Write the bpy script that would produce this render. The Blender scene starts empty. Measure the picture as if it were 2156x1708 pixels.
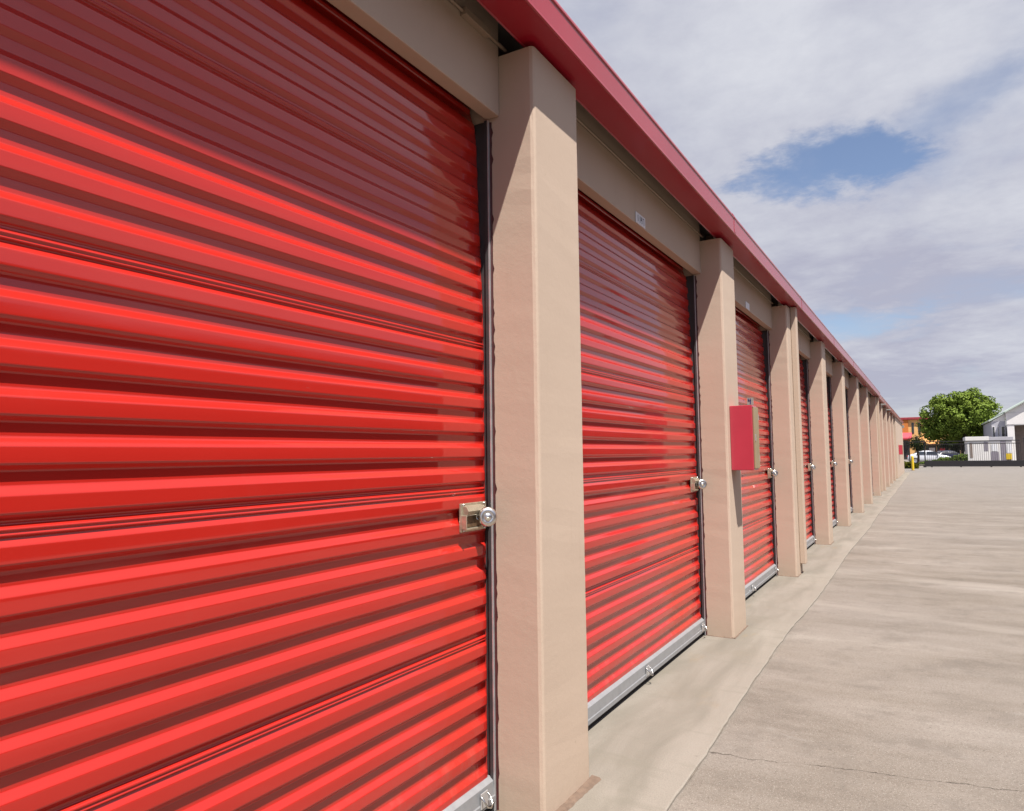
import bpy, bmesh, math, random
import numpy as np
from mathutils import Vector, Matrix
R = math.radians
random.seed(7)
S = bpy.context.scene
AL = .50          # measured albedos are lower than they look in the bright exposure
C = S.collection

# ------------------------------------------------------------------ materials
def new_mat(name):
    m = bpy.data.materials.new(name); m.use_nodes = True
    nt = m.node_tree
    return m, nt, nt.nodes['Principled BSDF']
def nd(nt, t, **kw):
    n = nt.nodes.new(t)
    for k, v in kw.items():
        if k in n.inputs: n.inputs[k].default_value = v
        else: setattr(n, k, v)
    return n
def lk(nt, a, b): nt.links.new(a, b)
def texco(nt, scale=(1, 1, 1), obj=True):
    g = nd(nt, 'ShaderNodeNewGeometry') if not obj else nd(nt, 'ShaderNodeTexCoord')
    mp = nd(nt, 'ShaderNodeMapping'); mp.inputs['Scale'].default_value = scale
    lk(nt, g.outputs['Position'] if not obj else g.outputs['Object'], mp.inputs['Vector'])
    return mp.outputs['Vector']
def noise(nt, vec, scale, detail=4, rough=.55, dist=0):
    n = nd(nt, 'ShaderNodeTexNoise'); n.inputs['Scale'].default_value = scale
    n.inputs['Detail'].default_value = detail; n.inputs['Roughness'].default_value = rough
    n.inputs['Distortion'].default_value = dist
    lk(nt, vec, n.inputs['Vector']); return n.outputs['Fac']
def ramp(nt, fac, stops):
    r = nd(nt, 'ShaderNodeValToRGB'); e = r.color_ramp.elements
    while len(e) < len(stops): e.new(.5)
    for i, (p, c) in enumerate(stops):
        e[i].position = p; e[i].color = (c if len(c) == 4 else (*c, 1))
    lk(nt, fac, r.inputs['Fac']); return r.outputs['Color']
def mix(nt, fac, a, b, mode='MIX'):
    m = nd(nt, 'ShaderNodeMix'); m.data_type = 'RGBA'; m.blend_type = mode
    for s, v in ((m.inputs[0], fac), (m.inputs[6], a), (m.inputs[7], b)):
        if hasattr(v, 'is_linked'): lk(nt, v, s)
        else: s.default_value = v if not isinstance(v, tuple) else ((*v, 1) if len(v) == 3 else v)
    return m.outputs[2]
def math_(nt, op, a, b=0.0, c=0.0):
    m = nd(nt, 'ShaderNodeMath'); m.operation = op
    for i, v in enumerate((a, b, c)):
        if hasattr(v, 'is_linked'): lk(nt, v, m.inputs[i])
        else: m.inputs[i].default_value = v
    return m.outputs[0]
def mrange(nt, v, a, b, c=0., d=1., smooth=True):
    m = nd(nt, 'ShaderNodeMapRange'); m.interpolation_type = 'SMOOTHSTEP' if smooth else 'LINEAR'
    lk(nt, v, m.inputs[0])
    for i, x in enumerate((a, b, c, d)): m.inputs[i + 1].default_value = x
    return m.outputs[0]
def bump(nt, h, bsdf, strength=.3, dist=.01, sock='Normal', prev=None):
    b = nd(nt, 'ShaderNodeBump'); b.inputs['Strength'].default_value = strength; b.inputs['Distance'].default_value = dist
    lk(nt, h, b.inputs['Height'])
    if prev: lk(nt, prev, b.inputs['Normal'])
    lk(nt, b.outputs['Normal'], bsdf.inputs[sock]); return b.outputs['Normal']

def simple(name, col, rough=.6, metal=0., var=.12, scale=6., bmp=0., bscale=40., spec=.5, coat=0.):
    if not metal:
        k = .80 if name.split('_')[0] in ('white', 'yellow', 'orange', 'amber', 'red', 'pale', 'clear') and 'opposite' not in name else AL
        col = tuple(x * k for x in col)
    m, nt, b = new_mat(name)
    v = texco(nt)
    n = noise(nt, v, scale, 5)
    c0 = tuple(max(0, x * (1 - var)) for x in col); c1 = tuple(min(1, x * (1 + var)) for x in col)
    lk(nt, ramp(nt, n, [(.3, c0), (.7, c1)]), b.inputs['Base Color'])
    b.inputs['Roughness'].default_value = rough; b.inputs['Metallic'].default_value = metal
    b.inputs['Specular IOR Level'].default_value = spec; b.inputs['Coat Weight'].default_value = coat
    b.inputs['Coat Roughness'].default_value = .06
    if bmp: bump(nt, noise(nt, v, bscale, 4), b, bmp, .004)
    return m

def mat_tan():
    m, nt, b = new_mat('tan_masonry_paint')
    p = texco(nt, obj=False)
    pz = texco(nt, (1, 1, .12), obj=False)
    big = noise(nt, p, 1.3, 4); streak = noise(nt, pz, 14, 5, .6); fine = noise(nt, p, 260, 3)
    c = ramp(nt, big, [(.3, (.565, .435, .335)), (.7, (.61, .475, .37))])
    c = mix(nt, mrange(nt, streak, .56, .8, 0, .22), c, (.47, .36, .27))
    # splash dirt just above the slab
    z = nd(nt, 'ShaderNodeSeparateXYZ'); lk(nt, p, z.inputs[0])
    sp = math_(nt, 'MULTIPLY', mrange(nt, z.outputs[2], .02, .22, 1, 0), noise(nt, p, 30, 5))
    c = mix(nt, math_(nt, 'MULTIPLY', sp, .3), c, (.40, .31, .22))
    # chipped specks
    ch = noise(nt, texco(nt, (1, 1, .6), obj=False), 60, 2, .5)
    c = mix(nt, mrange(nt, ch, .76, .79, 0, .55), c, (.42, .32, .24))
    c = mix(nt, 1., c, (.745, .745, .745), 'MULTIPLY')
    lk(nt, c, b.inputs['Base Color'])
    b.inputs['Roughness'].default_value = .72; b.inputs['Specular IOR Level'].default_value = .35
    h = math_(nt, 'ADD', math_(nt, 'MULTIPLY', fine, .5), noise(nt, p, 45, 4))
    bump(nt, h, b, .20, .003)
    return m
def mat_door():
    m, nt, b = new_mat('red_door_paint')
    p = texco(nt, (1, .35, 1)); pp = texco(nt)
    n = noise(nt, p, 2.0, 4)
    c = ramp(nt, n, [(.3, (.75, .026, .016)), (.7, (.80, .033, .021))])
    dust = noise(nt, texco(nt, (1, 1, .25)), 9, 6, .65)
    c = mix(nt, mrange(nt, dust, .60, .85, 0, .07), c, (.45, .26, .22))
    scr = noise(nt, texco(nt, (1, 1.2, 8)), 16, 3, .6); c = mix(nt, mrange(nt, scr, .745, .77, 0, .35), c, (.55, .22, .18))
    zz_ = nd(nt, 'ShaderNodeSeparateXYZ'); lk(nt, texco(nt), zz_.inputs[0])
    low = math_(nt, 'MULTIPLY', mrange(nt, zz_.outputs[2], .08, .45, 1, 0), mrange(nt, noise(nt, texco(nt, (1, 1, .5)), 14, 6, .7), .45, .7))
    c = mix(nt, math_(nt, 'MULTIPLY', low, .22), c, (.42, .28, .22))
    c = mix(nt, 1., c, (AL, AL, AL), 'MULTIPLY')
    lk(nt, c, b.inputs['Base Color'])
    b.inputs['Roughness'].default_value = .46
    b.inputs['Specular IOR Level'].default_value = .10
    b.inputs['Coat Weight'].default_value = 1.0
    b.inputs['Coat IOR'].default_value = 1.58
    lk(nt, mrange(nt, dust, .3, .8, .05, .13), b.inputs['Coat Roughness'])
    wav = noise(nt, texco(nt, (1, .12, 1)), 6, 2, .4)
    orange = noise(nt, pp, 420, 2)
    h = math_(nt, 'ADD', wav, math_(nt, 'MULTIPLY', orange, .012))
    nb = bump(nt, h, b, .10, .005, 'Coat Normal')
    lk(nt, nb, b.inputs['Normal'])
    return m
def mat_fascia():
    m, nt, b = new_mat('red_metal_fascia')
    p = texco(nt, (1, .3, 1))
    n = noise(nt, p, 6, 5)
    c = ramp(nt, n, [(.3, (.42, .010, .028)), (.7, (.48, .014, .036))])
    chalk = noise(nt, texco(nt, (1, 1, 1)), 22, 6, .7)
    c = mix(nt, mrange(nt, chalk, .5, .85, .0, .08), c, (.52, .26, .28))
    c = mix(nt, 1., c, (.66, .66, .66), 'MULTIPLY')
    lk(nt, c, b.inputs['Base Color'])
    b.inputs['Roughness'].default_value = .5; b.inputs['Specular IOR Level'].default_value = .12; b.inputs['Coat Weight'].default_value = 1.; b.inputs['Coat IOR'].default_value = 1.42; b.inputs['Coat Roughness'].default_value = .22
    bump(nt, noise(nt, texco(nt, (1, .4, 1)), 9, 3), b, .12, .006)
    return m
def mat_slab():
    m, nt, b = new_mat('apron_concrete')
    p = texco(nt, obj=False)
    pl = texco(nt, (1, .22, 1), obj=False)
    a = noise(nt, pl, 5, 6, .6, .5); bg = noise(nt, p, 1.7, 6, .6); f = noise(nt, p, 180, 4, .7); f2 = noise(nt, p, 22, 6, .65)
    c = ramp(nt, a, [(.30, (.33, .295, .235)), (.5, (.41, .365, .295)), (.68, (.50, .445, .37))])
    c = mix(nt, mrange(nt, bg, .5, .72, 0, .45), c, (.37, .325, .24))
    x = nd(nt, 'ShaderNodeSeparateXYZ'); lk(nt, p, x.inputs[0])
    # pale worn strip toward the apron edge
    xe = math_(nt, 'ADD', x.outputs[0], math_(nt, 'MULTIPLY', math_(nt, 'SUBTRACT', a, .5), .35))
    c = mix(nt, mrange(nt, xe, .10, .26, 0, .6), c, (.53, .47, .39))
    ru = noise(nt, texco(nt, (1.6, .5, 1), obj=False), 3.1, 4, .6)
    c = mix(nt, mrange(nt, ru, .60, .74, 0, .35), c, (.46, .33, .18))
    c = mix(nt, mrange(nt, f, .42, .62, 0, .40), c, (.27, .24, .20))
    c = mix(nt, mrange(nt, f2, .62, .72, 0, .45), c, (.28, .245, .20))
    dr = noise(nt, texco(nt, (.5, 2.2, 1), obj=False), 4., 7, .7); c = mix(nt, mrange(nt, dr, .52, .66, 0, .4), c, (.33, .30, .235))
    c = mix(nt, 1., c, (AL * .92, AL * .92, AL * .945), 'MULTIPLY')
    lk(nt, c, b.inputs['Base Color'])
    b.inputs['Roughness'].default_value = .85; b.inputs['Specular IOR Level'].default_value = .3
    bump(nt, math_(nt, 'ADD', f, math_(nt, 'MULTIPLY', f2, 1.2)), b, .35, .004)
    return m
def mat_yard():
    m, nt, b = new_mat('yard_paving')
    p = texco(nt, obj=False)
    s = nd(nt, 'ShaderNodeSeparateXYZ'); lk(nt, p, s.inputs[0])
    # broad tyre and water marks running across the aisle
    band = noise(nt, texco(nt, (.36, 1, 1), obj=False), 1.5, 8, .68, .2)
    band2 = noise(nt, texco(nt, (.30, 1.0, 1), obj=False), 5.5, 8, .70, .1)
    big = noise(nt, p, .23, 5, .6)
    f = noise(nt, p, 95, 5, .8); g = noise(nt, p, 230, 2, .6); mid = noise(nt, p, 12, 6, .7)
    c = ramp(nt, band, [(.36, (.27, .222, .175)), (.47, (.36, .305, .247)), (.58, (.43, .37, .31)), (.66, (.52, .46, .39))])
    c = mix(nt, mrange(nt, band2, .5, .68, 0, .40), c, (.46, .40, .335))
    c = mix(nt, mrange(nt, big, .40, .70, 0, .35), c, (.41, .375, .345))
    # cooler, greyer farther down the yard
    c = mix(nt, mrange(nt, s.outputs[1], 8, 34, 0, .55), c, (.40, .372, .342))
    c = mix(nt, mrange(nt, mid, .55, .78, 0, .22), c, (.28, .24, .195))
    c = mix(nt, mrange(nt, f, .50, .66, 0, .6), c, (.15, .125, .10))
    c = mix(nt, mrange(nt, g, .56, .70, 0, .7), c, (.80, .73, .64))
    pat = noise(nt, p, 2.6, 8, .72); c = mix(nt, mrange(nt, pat, .48, .66, 0, .5), c, (.25, .215, .18))
    spot = noise(nt, p, 38, 2, .5); c = mix(nt, mrange(nt, spot, .72, .76, 0, .5), c, (.13, .11, .09))
    wisp = noise(nt, texco(nt, (.5, 1, 1), obj=False), 3.4, 8, .75, .8); c = mix(nt, mrange(nt, wisp, .60, .68, 0, .35), c, (.55, .51, .46))
    # thin crack across the aisle
    wob = noise(nt, p, 3.2, 6, .7)
    def crack(y0, slope, w, amp, k):
        line = math_(nt, 'ADD', math_(nt, 'MULTIPLY', s.outputs[0], slope), y0)
        d = math_(nt, 'SUBTRACT', s.outputs[1], math_(nt, 'ADD', line, math_(nt, 'MULTIPLY', math_(nt, 'SUBTRACT', wob, .5), amp)))
        d = math_(nt, 'ABSOLUTE', d)
        ww = math_(nt, 'MULTIPLY', mrange(nt, mid, .35, .7, .25, 1.4), w)
        return math_(nt, 'MULTIPLY', mrange(nt, math_(nt, 'DIVIDE', d, ww), .5, 1.5, 1, 0), k)
    ck = crack(2.99, .195, .0035, .14, .8)
    ck2 = crack(9.1, -.05, .008, .3, .45); ck3 = crack(16.8, .03, .012, .3, .45)
    ck = math_(nt, 'MAXIMUM', ck, math_(nt, 'MAXIMUM', ck2, ck3))
    c = mix(nt, ck, c, (.075, .055, .04))
    # pale strokes where the paving was ground down
    def pale(y0, w, k, sl):
        line = math_(nt, 'ADD', math_(nt, 'MULTIPLY', s.outputs[0], sl), y0)
        d = math_(nt, 'ABSOLUTE', math_(nt, 'SUBTRACT', s.outputs[1], math_(nt, 'ADD', line, math_(nt, 'MULTIPLY', math_(nt, 'SUBTRACT', band2, .5), .5))))
        return math_(nt, 'MULTIPLY', mrange(nt, d, w * .3, w, 1, 0), math_(nt, 'MULTIPLY', mrange(nt, band, .35, .6, .4, 1), k))
    pb = math_(nt, 'MAXIMUM', pale(6.55, .14, .5, -.3), math_(nt, 'MAXIMUM', pale(8.3, .22, .55, -.25), pale(12.6, .25, .5, -.1)))
    c = mix(nt, pb, c, (.54, .48, .41))
    c = mix(nt, 1., c, (AL * .86, AL * .86, AL * .87), 'MULTIPLY')
    lk(nt, c, b.inputs['Base Color'])
    b.inputs['Roughness'].default_value = .82; b.inputs['Specular IOR Level'].default_value = .35
    h = math_(nt, 'ADD', math_(nt, 'MULTIPLY', f, 1.), math_(nt, 'MULTIPLY', mid, 1.5))
    h = math_(nt, 'SUBTRACT', h, math_(nt, 'MULTIPLY', ck, 2.))
    bump(nt, h, b, .45, .005)
    return m
def mat_leaf(name, c0, c1):
    m, nt, b = new_mat(name)
    n = noise(nt, texco(nt), 1.1, 3)
    g = nd(nt, 'ShaderNodeNewGeometry')
    c = ramp(nt, n, [(.3, c0), (.7, c1)])
    c = mix(nt, math_(nt, 'MULTIPLY', g.outputs['Random Per Island'], .35), c, tuple(x * 1.35 for x in c1))
    c = mix(nt, 1., c, (AL, AL, AL), 'MULTIPLY')
    lk(nt, c, b.inputs['Base Color']); b.inputs['Roughness'].default_value = .55
    b.inputs['Specular IOR Level'].default_value = .08
    return m

M = dict(
    tan=mat_tan(), door=mat_door(), fascia=mat_fascia(), slab=mat_slab(), yard=mat_yard(),
    galv=simple('galvanised_steel', (.56, .57, .58), .38, .65, .10, 20, .1, 90),
    bar=simple('grey_bar_steel', (.25, .255, .265), .45, .25, .08, 25, .12, 60),
    dark=simple('dark_gap', (.075, .068, .07), .6),
    sealant=simple('dark_red_sealant', (.10, .012, .012), .6, 0, .3, 40),
    gap_black=simple('black_rubber_seal', (.03, .022, .018), .8),
    brass=simple('brassy_zinc_latch', (.50, .45, .34), .36, .7, .2, 60, .1, 150),
    brassdark=simple('worn_brown_latch', (.16, .10, .055), .5, .5, .35, 60),
    chrome=simple('chrome_padlock', (.66, .64, .60), .30, 1., .05, 50),
    steel=simple('shackle_steel', (.55, .54, .52), .25, 1., .05, 50),
    conduit=simple('tan_conduit', (.50, .37, .27), .5),
    joint=simple('base_mortar', (.26, .175, .125), .9, 0, .25, 30, .5, 60),
    box=simple('red_cabinet_paint', (.52, .045, .075), .32, 0, .06, 5, .0, 40, .5, .4),
    boxtan=simple('tan_cabinet_door', (.55, .42, .24), .5, 0, .06),
    white=simple('white_plate', (.80, .80, .82), .4, 0, .03),
    blue=simple('blue_marking', (.05, .06, .26), .5), purple=simple('violet_digits', (.10, .04, .15), .5), black=simple('black_digits', (.03, .03, .05), .5),
    inner=simple('inner_block_wall', (.30, .24, .19), .9, 0, .1, 4),
    roof=simple('roof_sheet', (.40, .38, .36), .6),
    oppwall=simple('opposite_stucco', (.20, .15, .11), .8, 0, .1, 3, .3, 60),
    oppdoor=simple('opposite_red_door', (.26, .012, .012), .5),
    gate=simple('gate_black_paint', (.030, .026, .028), .45, 0, .2, 10),
    yellow=simple('yellow_safety_paint', (.72, .50, .02), .45, 0, .08, 12),
    orange=simple('orange_stucco', (.62, .20, .035), .8, 0, .06, .8, .2, 30),
    amber=simple('amber_stucco', (.80, .48, .18), .8, 0, .06, .8, .2, 30),
    trim=simple('red_roof_trim', (.34, .04, .05), .5),
    awn=simple('red_awning_cloth', (.60, .06, .09), .7), awno=simple('orange_awning_cloth', (.72, .34, .11), .7),
    glass=simple('dark_window_glass', (.03, .04, .05), .08, 0, .3, 2, 0, 40, .8),
    shop=simple('shop_window_glass', (.05, .045, .05), .1, 0, .5, 1.5, 0, 40, .8),
    frame=simple('window_frame_grey', (.22, .22, .24), .5),
    whitewall=simple('white_wall_paint', (.78, .755, .73), .75, 0, .05, 1.2, .15, 30),
    greywall=simple('grey_metal_wall', (.72, .71, .77), .6, 0, .08, 2),
    mauve=simple('mauve_panel', (.42, .38, .44), .6, 0, .12, 3),
    tanwall=simple('taupe_wall', (.42, .33, .28), .8),
    greenroof=simple('pale_green_roof', (.50, .58, .52), .5, 0, .08, 2),
    bark=simple('tree_bark', (.10, .07, .05), .9, 0, .3, 8, .6, 20),
    leaf=mat_leaf('tree_leaves', (.18, .27, .04), (.25, .34, .05)),
    leafd=mat_leaf('dark_leaves', (.02, .035, .012), (.04, .06, .02)),
    leafh=mat_leaf('hedge_leaves', (.12, .19, .03), (.22, .31, .06)),
    leafy=mat_leaf('yellowish_leaves', (.10, .11, .01), (.22, .22, .02)),
    carw=simple('white_car_paint', (.70, .72, .76), .25, 0, .01, 1, 0, 40, .5, 1.),
    carb=simple('dark_blue_car_paint', (.04, .045, .10), .25, 0, .01, 1, 0, 40, .5, 1.),
    tyre=simple('tyre_rubber', (.02, .02, .02), .8), alloy=simple('alloy_rim', (.5, .5, .52), .3, .8),
    tail=simple('red_lamp_lens', (.5, .02, .02), .2), head=simple('clear_lamp_lens', (.7, .72, .75), .1),
    lampg=simple('lamp_housing', (.50, .50, .46), .5),
    grass=mat_leaf('verge_grass', (.06, .09, .02), (.12, .15, .03)),
)

# ------------------------------------------------------------------ mesh helpers
class MB:
    def __init__(s): s.v = []; s.f = []; s.m = []; s.mats = []; s.smooth = []
    def _mi(s, mat):
        if mat not in s.mats: s.mats.append(mat)
        return s.mats.index(mat)
    def add(s, vs, fs, mat, sm=False):
        o = len(s.v); s.v += [tuple(v) for v in vs]; mi = s._mi(mat)
        for f in fs: s.f.append(tuple(i + o for i in f)); s.m.append(mi); s.smooth.append(sm)
    def box(s, x0, x1, y0, y1, z0, z1, mat, bev=0.):
        if bev > 0:
            bm = bmesh.new(); bmesh.ops.create_cube(bm, size=1)
            for v in bm.verts:
                v.co = Vector(((x0 + x1) / 2 + v.co.x * (x1 - x0), (y0 + y1) / 2 + v.co.y * (y1 - y0), (z0 + z1) / 2 + v.co.z * (z1 - z0)))
            bmesh.ops.bevel(bm, geom=list(bm.edges), offset=bev, segments=2, affect='EDGES', profile=.6)
            bm.verts.index_update()
            s.add([v.co for v in bm.verts], [[v.index for v in f.verts] for f in bm.faces], mat); bm.free(); return
        vs = [(x, y, z) for x in (x0, x1) for y in (y0, y1) for z in (z0, z1)]
        s.add(vs, [(0, 1, 3, 2), (4, 6, 7, 5), (0, 4, 5, 1), (2, 3, 7, 6), (0, 2, 6, 4), (1, 5, 7, 3)], mat)
    def prism(s, prof, axis, a0, a1, mat, closed=True):
        # prof: 2-D loop in the plane across `axis`
        def P(p, a):
            return {'x': (a, p[0], p[1]), 'y': (p[0], a, p[1]), 'z': (p[0], p[1], a)}[axis]
        n = len(prof); vs = [P(p, a0) for p in prof] + [P(p, a1) for p in prof]
        fs = [(i, (i + 1) % n, n + (i + 1) % n, n + i) for i in range(n if closed else n - 1)]
        if closed: fs += [tuple(range(n))[::-1], tuple(range(n, 2 * n))]
        s.add(vs, fs, mat)
    def tube(s, pts, r, mat, seg=10, cap=True):
        pts = [Vector(p) for p in pts]; vs = []; fs = []; prev = None
        rr = r if isinstance(r, (list, tuple)) else [r] * len(pts)
        for i, p in enumerate(pts):
            t = (pts[min(i + 1, len(pts) - 1)] - pts[max(i - 1, 0)]).normalized()
            if prev is None:
                up = Vector((0, 0, 1)) if abs(t.z) < .9 else Vector((1, 0, 0)); a = t.cross(up).normalized()
            else: a = (prev - t * prev.dot(t)).normalized()
            prev = a; b = t.cross(a)
            for k in range(seg):
                th = 2 * math.pi * k / seg; vs.append(p + (a * math.cos(th) + b * math.sin(th)) * rr[i])
        for i in range(len(pts) - 1):
            for k in range(seg): fs.append((i * seg + k, i * seg + (k + 1) % seg, (i + 1) * seg + (k + 1) % seg, (i + 1) * seg + k))
        s.add(vs, fs, mat, True)
        if cap:
            o = len(pts) - 1
            s.add(vs[:seg], [tuple(range(seg))[::-1]], mat); s.add(vs[o * seg:], [tuple(range(seg))], mat)
    def lathe(s, prof, center, axis, mat, seg=32, sm=True):
        ax = Vector(axis).normalized(); a = ax.orthogonal().normalized(); b = ax.cross(a); c = Vector(center)
        vs = []; fs = []
        for (r_, h) in prof:
            for k in range(seg):
                th = 2 * math.pi * k / seg; vs.append(c + ax * h + (a * math.cos(th) + b * math.sin(th)) * r_)
        for i in range(len(prof) - 1):
            for k in range(seg): fs.append((i * seg + k, i * seg + (k + 1) % seg, (i + 1) * seg + (k + 1) % seg, (i + 1) * seg + k))
        s.add(vs, fs, mat, sm)
    def build(s, name, parent=None, loc=(0, 0, 0)):
        me = bpy.data.meshes.new(name); me.from_pydata(s.v, [], s.f)
        for m in s.mats: me.materials.append(M[m] if isinstance(m, str) else m)
        me.polygons.foreach_set('material_index', s.m); me.polygons.foreach_set('use_smooth', s.smooth); me.update()
        bm = bmesh.new(); bm.from_mesh(me); bmesh.ops.recalc_face_normals(bm, faces=bm.faces); bm.to_mesh(me); bm.free()
        o = bpy.data.objects.new(name, me); C.objects.link(o); o.location = loc
        if parent: o.parent = parent
        return o
def tag(o, label=None, cat=None, group=None, kind=None):
    if label: o['label'] = label
    if cat: o['category'] = cat
    if group: o['group'] = group
    if kind: o['kind'] = kind
    return o
def empty(name, label, cat, loc=(0, 0, 0), group=None, rz=0):
    o = bpy.data.objects.new(name, None); C.objects.link(o); o.location = loc; o.rotation_euler.z = rz
    o.empty_display_size = .2
    return tag(o, label, cat, group)
def copy_tree(o, parent=None, off=(0, 0, 0)):
    c = o.copy(); C.objects.link(c); c.parent = parent
    if parent is None or parent == o.parent: c.location = o.location + Vector(off)
    for ch in list(o.children): copy_tree(ch, c)
    return c

# ------------------------------------------------------------------ dimensions
YS = [-3.27, -.54, 2.1875, 4.9177, 7.5883, 10.3603, 13.0132, 15.9104, 18.633, 22.12, 24.95, 27.7, 30.4, 33.1]
W = .382
ZP = 2.75            # pillar top
XC, XV = -.212, -.2252    # door crest / valley planes

# ------------------------------------------------------------------ ground
def sheet(name, x0, x1, y0, y1, z, mat, nx=1, ny=1):
    mb = MB(); vs = []; fs = []
    for j in range(ny + 1):
        for i in range(nx + 1): vs.append((x0 + (x1 - x0) * i / nx, y0 + (y1 - y0) * j / ny, z))
    for j in range(ny):
        for i in range(nx):
            a = j * (nx + 1) + i; fs.append((a, a + 1, a + nx + 2, a + nx + 1))
    mb.add(vs, fs, mat); return mb.build(name)
g = sheet('ground', -1500, 1500, -1500, 1500, -.012, 'yard'); tag(g, kind='structure')
# concrete apron with a slightly ragged outer edge
mb = MB(); rnd = random.Random(3); n = 900; ya, yb = -6., 46.
ed = []; w1 = w2 = 0
for i in range(n + 1):
    y = ya + (yb - ya) * i / n
    w1 = .92 * w1 + rnd.gauss(0, .0016); w2 = .5 * w2 + rnd.gauss(0, .0012)
    ed.append((.335 - .04 * min(1, max(0, (y - 2) / 3)) + .010 * math.sin(y * 1.1) + w1 + w2, y))
vs = []; fs = []
for (x, y) in ed: vs += [(-.4, y, 0), (x - .006, y, 0), (x, y, -.003), (x + .001, y, -.02)]
for i in range(n):
    for k in range(3): fs.append((4 * i + k, 4 * i + k + 1, 4 * i + 5 + k, 4 * i + 4 + k))
mb.add(vs, fs, 'slab'); tag(mb.build('concrete_apron'), kind='structure')
# narrow earth-filled joint along the apron edge
mb = MB(); vs = []; fs = []
for i, (x, y) in enumerate(ed): vs += [(x - .01, y, -.008), (x + .0005 + .004 * max(0, math.sin(i * .71) * math.sin(i * .13)), y, -.008)]
for i in range(n): fs.append((2 * i, 2 * i + 1, 2 * i + 3, 2 * i + 2))
mb.add(vs, fs, simple('joint_dirt', (.28, .23, .18), .95, 0, .3, 40)); tag(mb.build('paving_joint'), kind='structure')

# ------------------------------------------------------------------ storage building
B = empty('storage_building', 'long tan self storage building with red roller doors and a red roof edge', 'building', (0, 0, 0))
mb = MB(); mb.box(-6, -.42, -3.27, 46, 0, 2.90, 'inner'); mb.box(-.42, -.41, -3.27, 46, 2.62, 2.90, 'inner')
mb.build('inner_wall', B)
# plain end wall past the last pillar
mb = MB(); mb.box(-.42, 0, YS[-1] + W + 2.2, 46, 0, 2.80, 'tan', .006); mb.build('end_wall', B)

def make_pillar(seed):
    """block pillar: gently uneven arrises"""
    rr = random.Random(seed); bm = bmesh.new(); bmesh.ops.create_cube(bm, size=1)
    for v in bm.verts: v.co = Vector((-.15 + v.co.x * .30, W / 2 + v.co.y * W, ZP / 2 + v.co.z * ZP))
    bmesh.ops.bevel(bm, geom=[e for e in bm.edges if abs((e.verts[0].co - e.verts[1].co).z) > 1], offset=.015, segments=2, affect='EDGES', profile=.5)
    for k in range(1, 46):
        z = ZP * k / 46
        bmesh.ops.bisect_plane(bm, geom=list(bm.verts) + list(bm.edges) + list(bm.faces), plane_co=(0, 0, z), plane_no=(0, 0, 1))
    for v in bm.verts:
        if .01 < v.co.z < ZP - .01 and v.co.x > -.02:
            v.co.x += rr.gauss(0, .00025); v.co.y += rr.gauss(0, .0003)
    me = bpy.data.meshes.new('pillar'); bm.to_mesh(me); bm.free(); me.materials.append(M['tan'])
    return me
pm = [make_pillar(i) for i in range(3)]
def mortar_mesh(seed, big):
    rr = random.Random(seed); mb = MB(); n = 26
    # ragged fillet where pillar meets slab: along front (x>0) and near side (y<0)
    ring = []
    for i in range(n + 1):
        y = -.004 + (W + .02) * i / n
        d = (.026 + .012 * i / n if big else .008) + rr.uniform(-.0025, .0025)
        ring.append((y, max(.002, d), (.008 if big else .005) + rr.uniform(-.0015, .0015)))
    vs = []; fs = []
    for y, d, h in ring: vs += [(-.002, y, h), (d * .8, y, h * .75), (d, y, .0005)]
    for i in range(n):
        for k in range(2): fs.append((3 * i + k, 3 * i + k + 1, 3 * i + 4 + k, 3 * i + 3 + k))
    fs += [(0, 1, 2), (3 * n, 3 * n + 1, 3 * n + 2)]
    mb.add(vs, fs, 'joint')
    vs = []; fs = []
    for i in range(15):
        x = -.185 + .187 * i / 14; h = .006 + rr.uniform(-.002, .003)
        vs += [(x, .002, h), (x, -.004 - rr.uniform(0, .003), .0005)]
    for i in range(14): fs.append((2 * i, 2 * i + 1, 2 * i + 3, 2 * i + 2))
    mb.add(vs, fs, 'joint'); return mb
first_mortar = {}
for i, y in enumerate(YS):
    p = bpy.data.objects.new('pillar', pm[i % 3]); C.objects.link(p); p.parent = B; p.location = (0, y, 0)
    big = i == 2
    if i == 2 or (i not in (2,) and 's' not in first_mortar):
        o = mortar_mesh(5 + i, big).build('base_mortar', p)
        if not big: first_mortar['s'] = o
    else:
        o = first_mortar['s'].copy(); C.objects.link(o); o.parent = p

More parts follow.
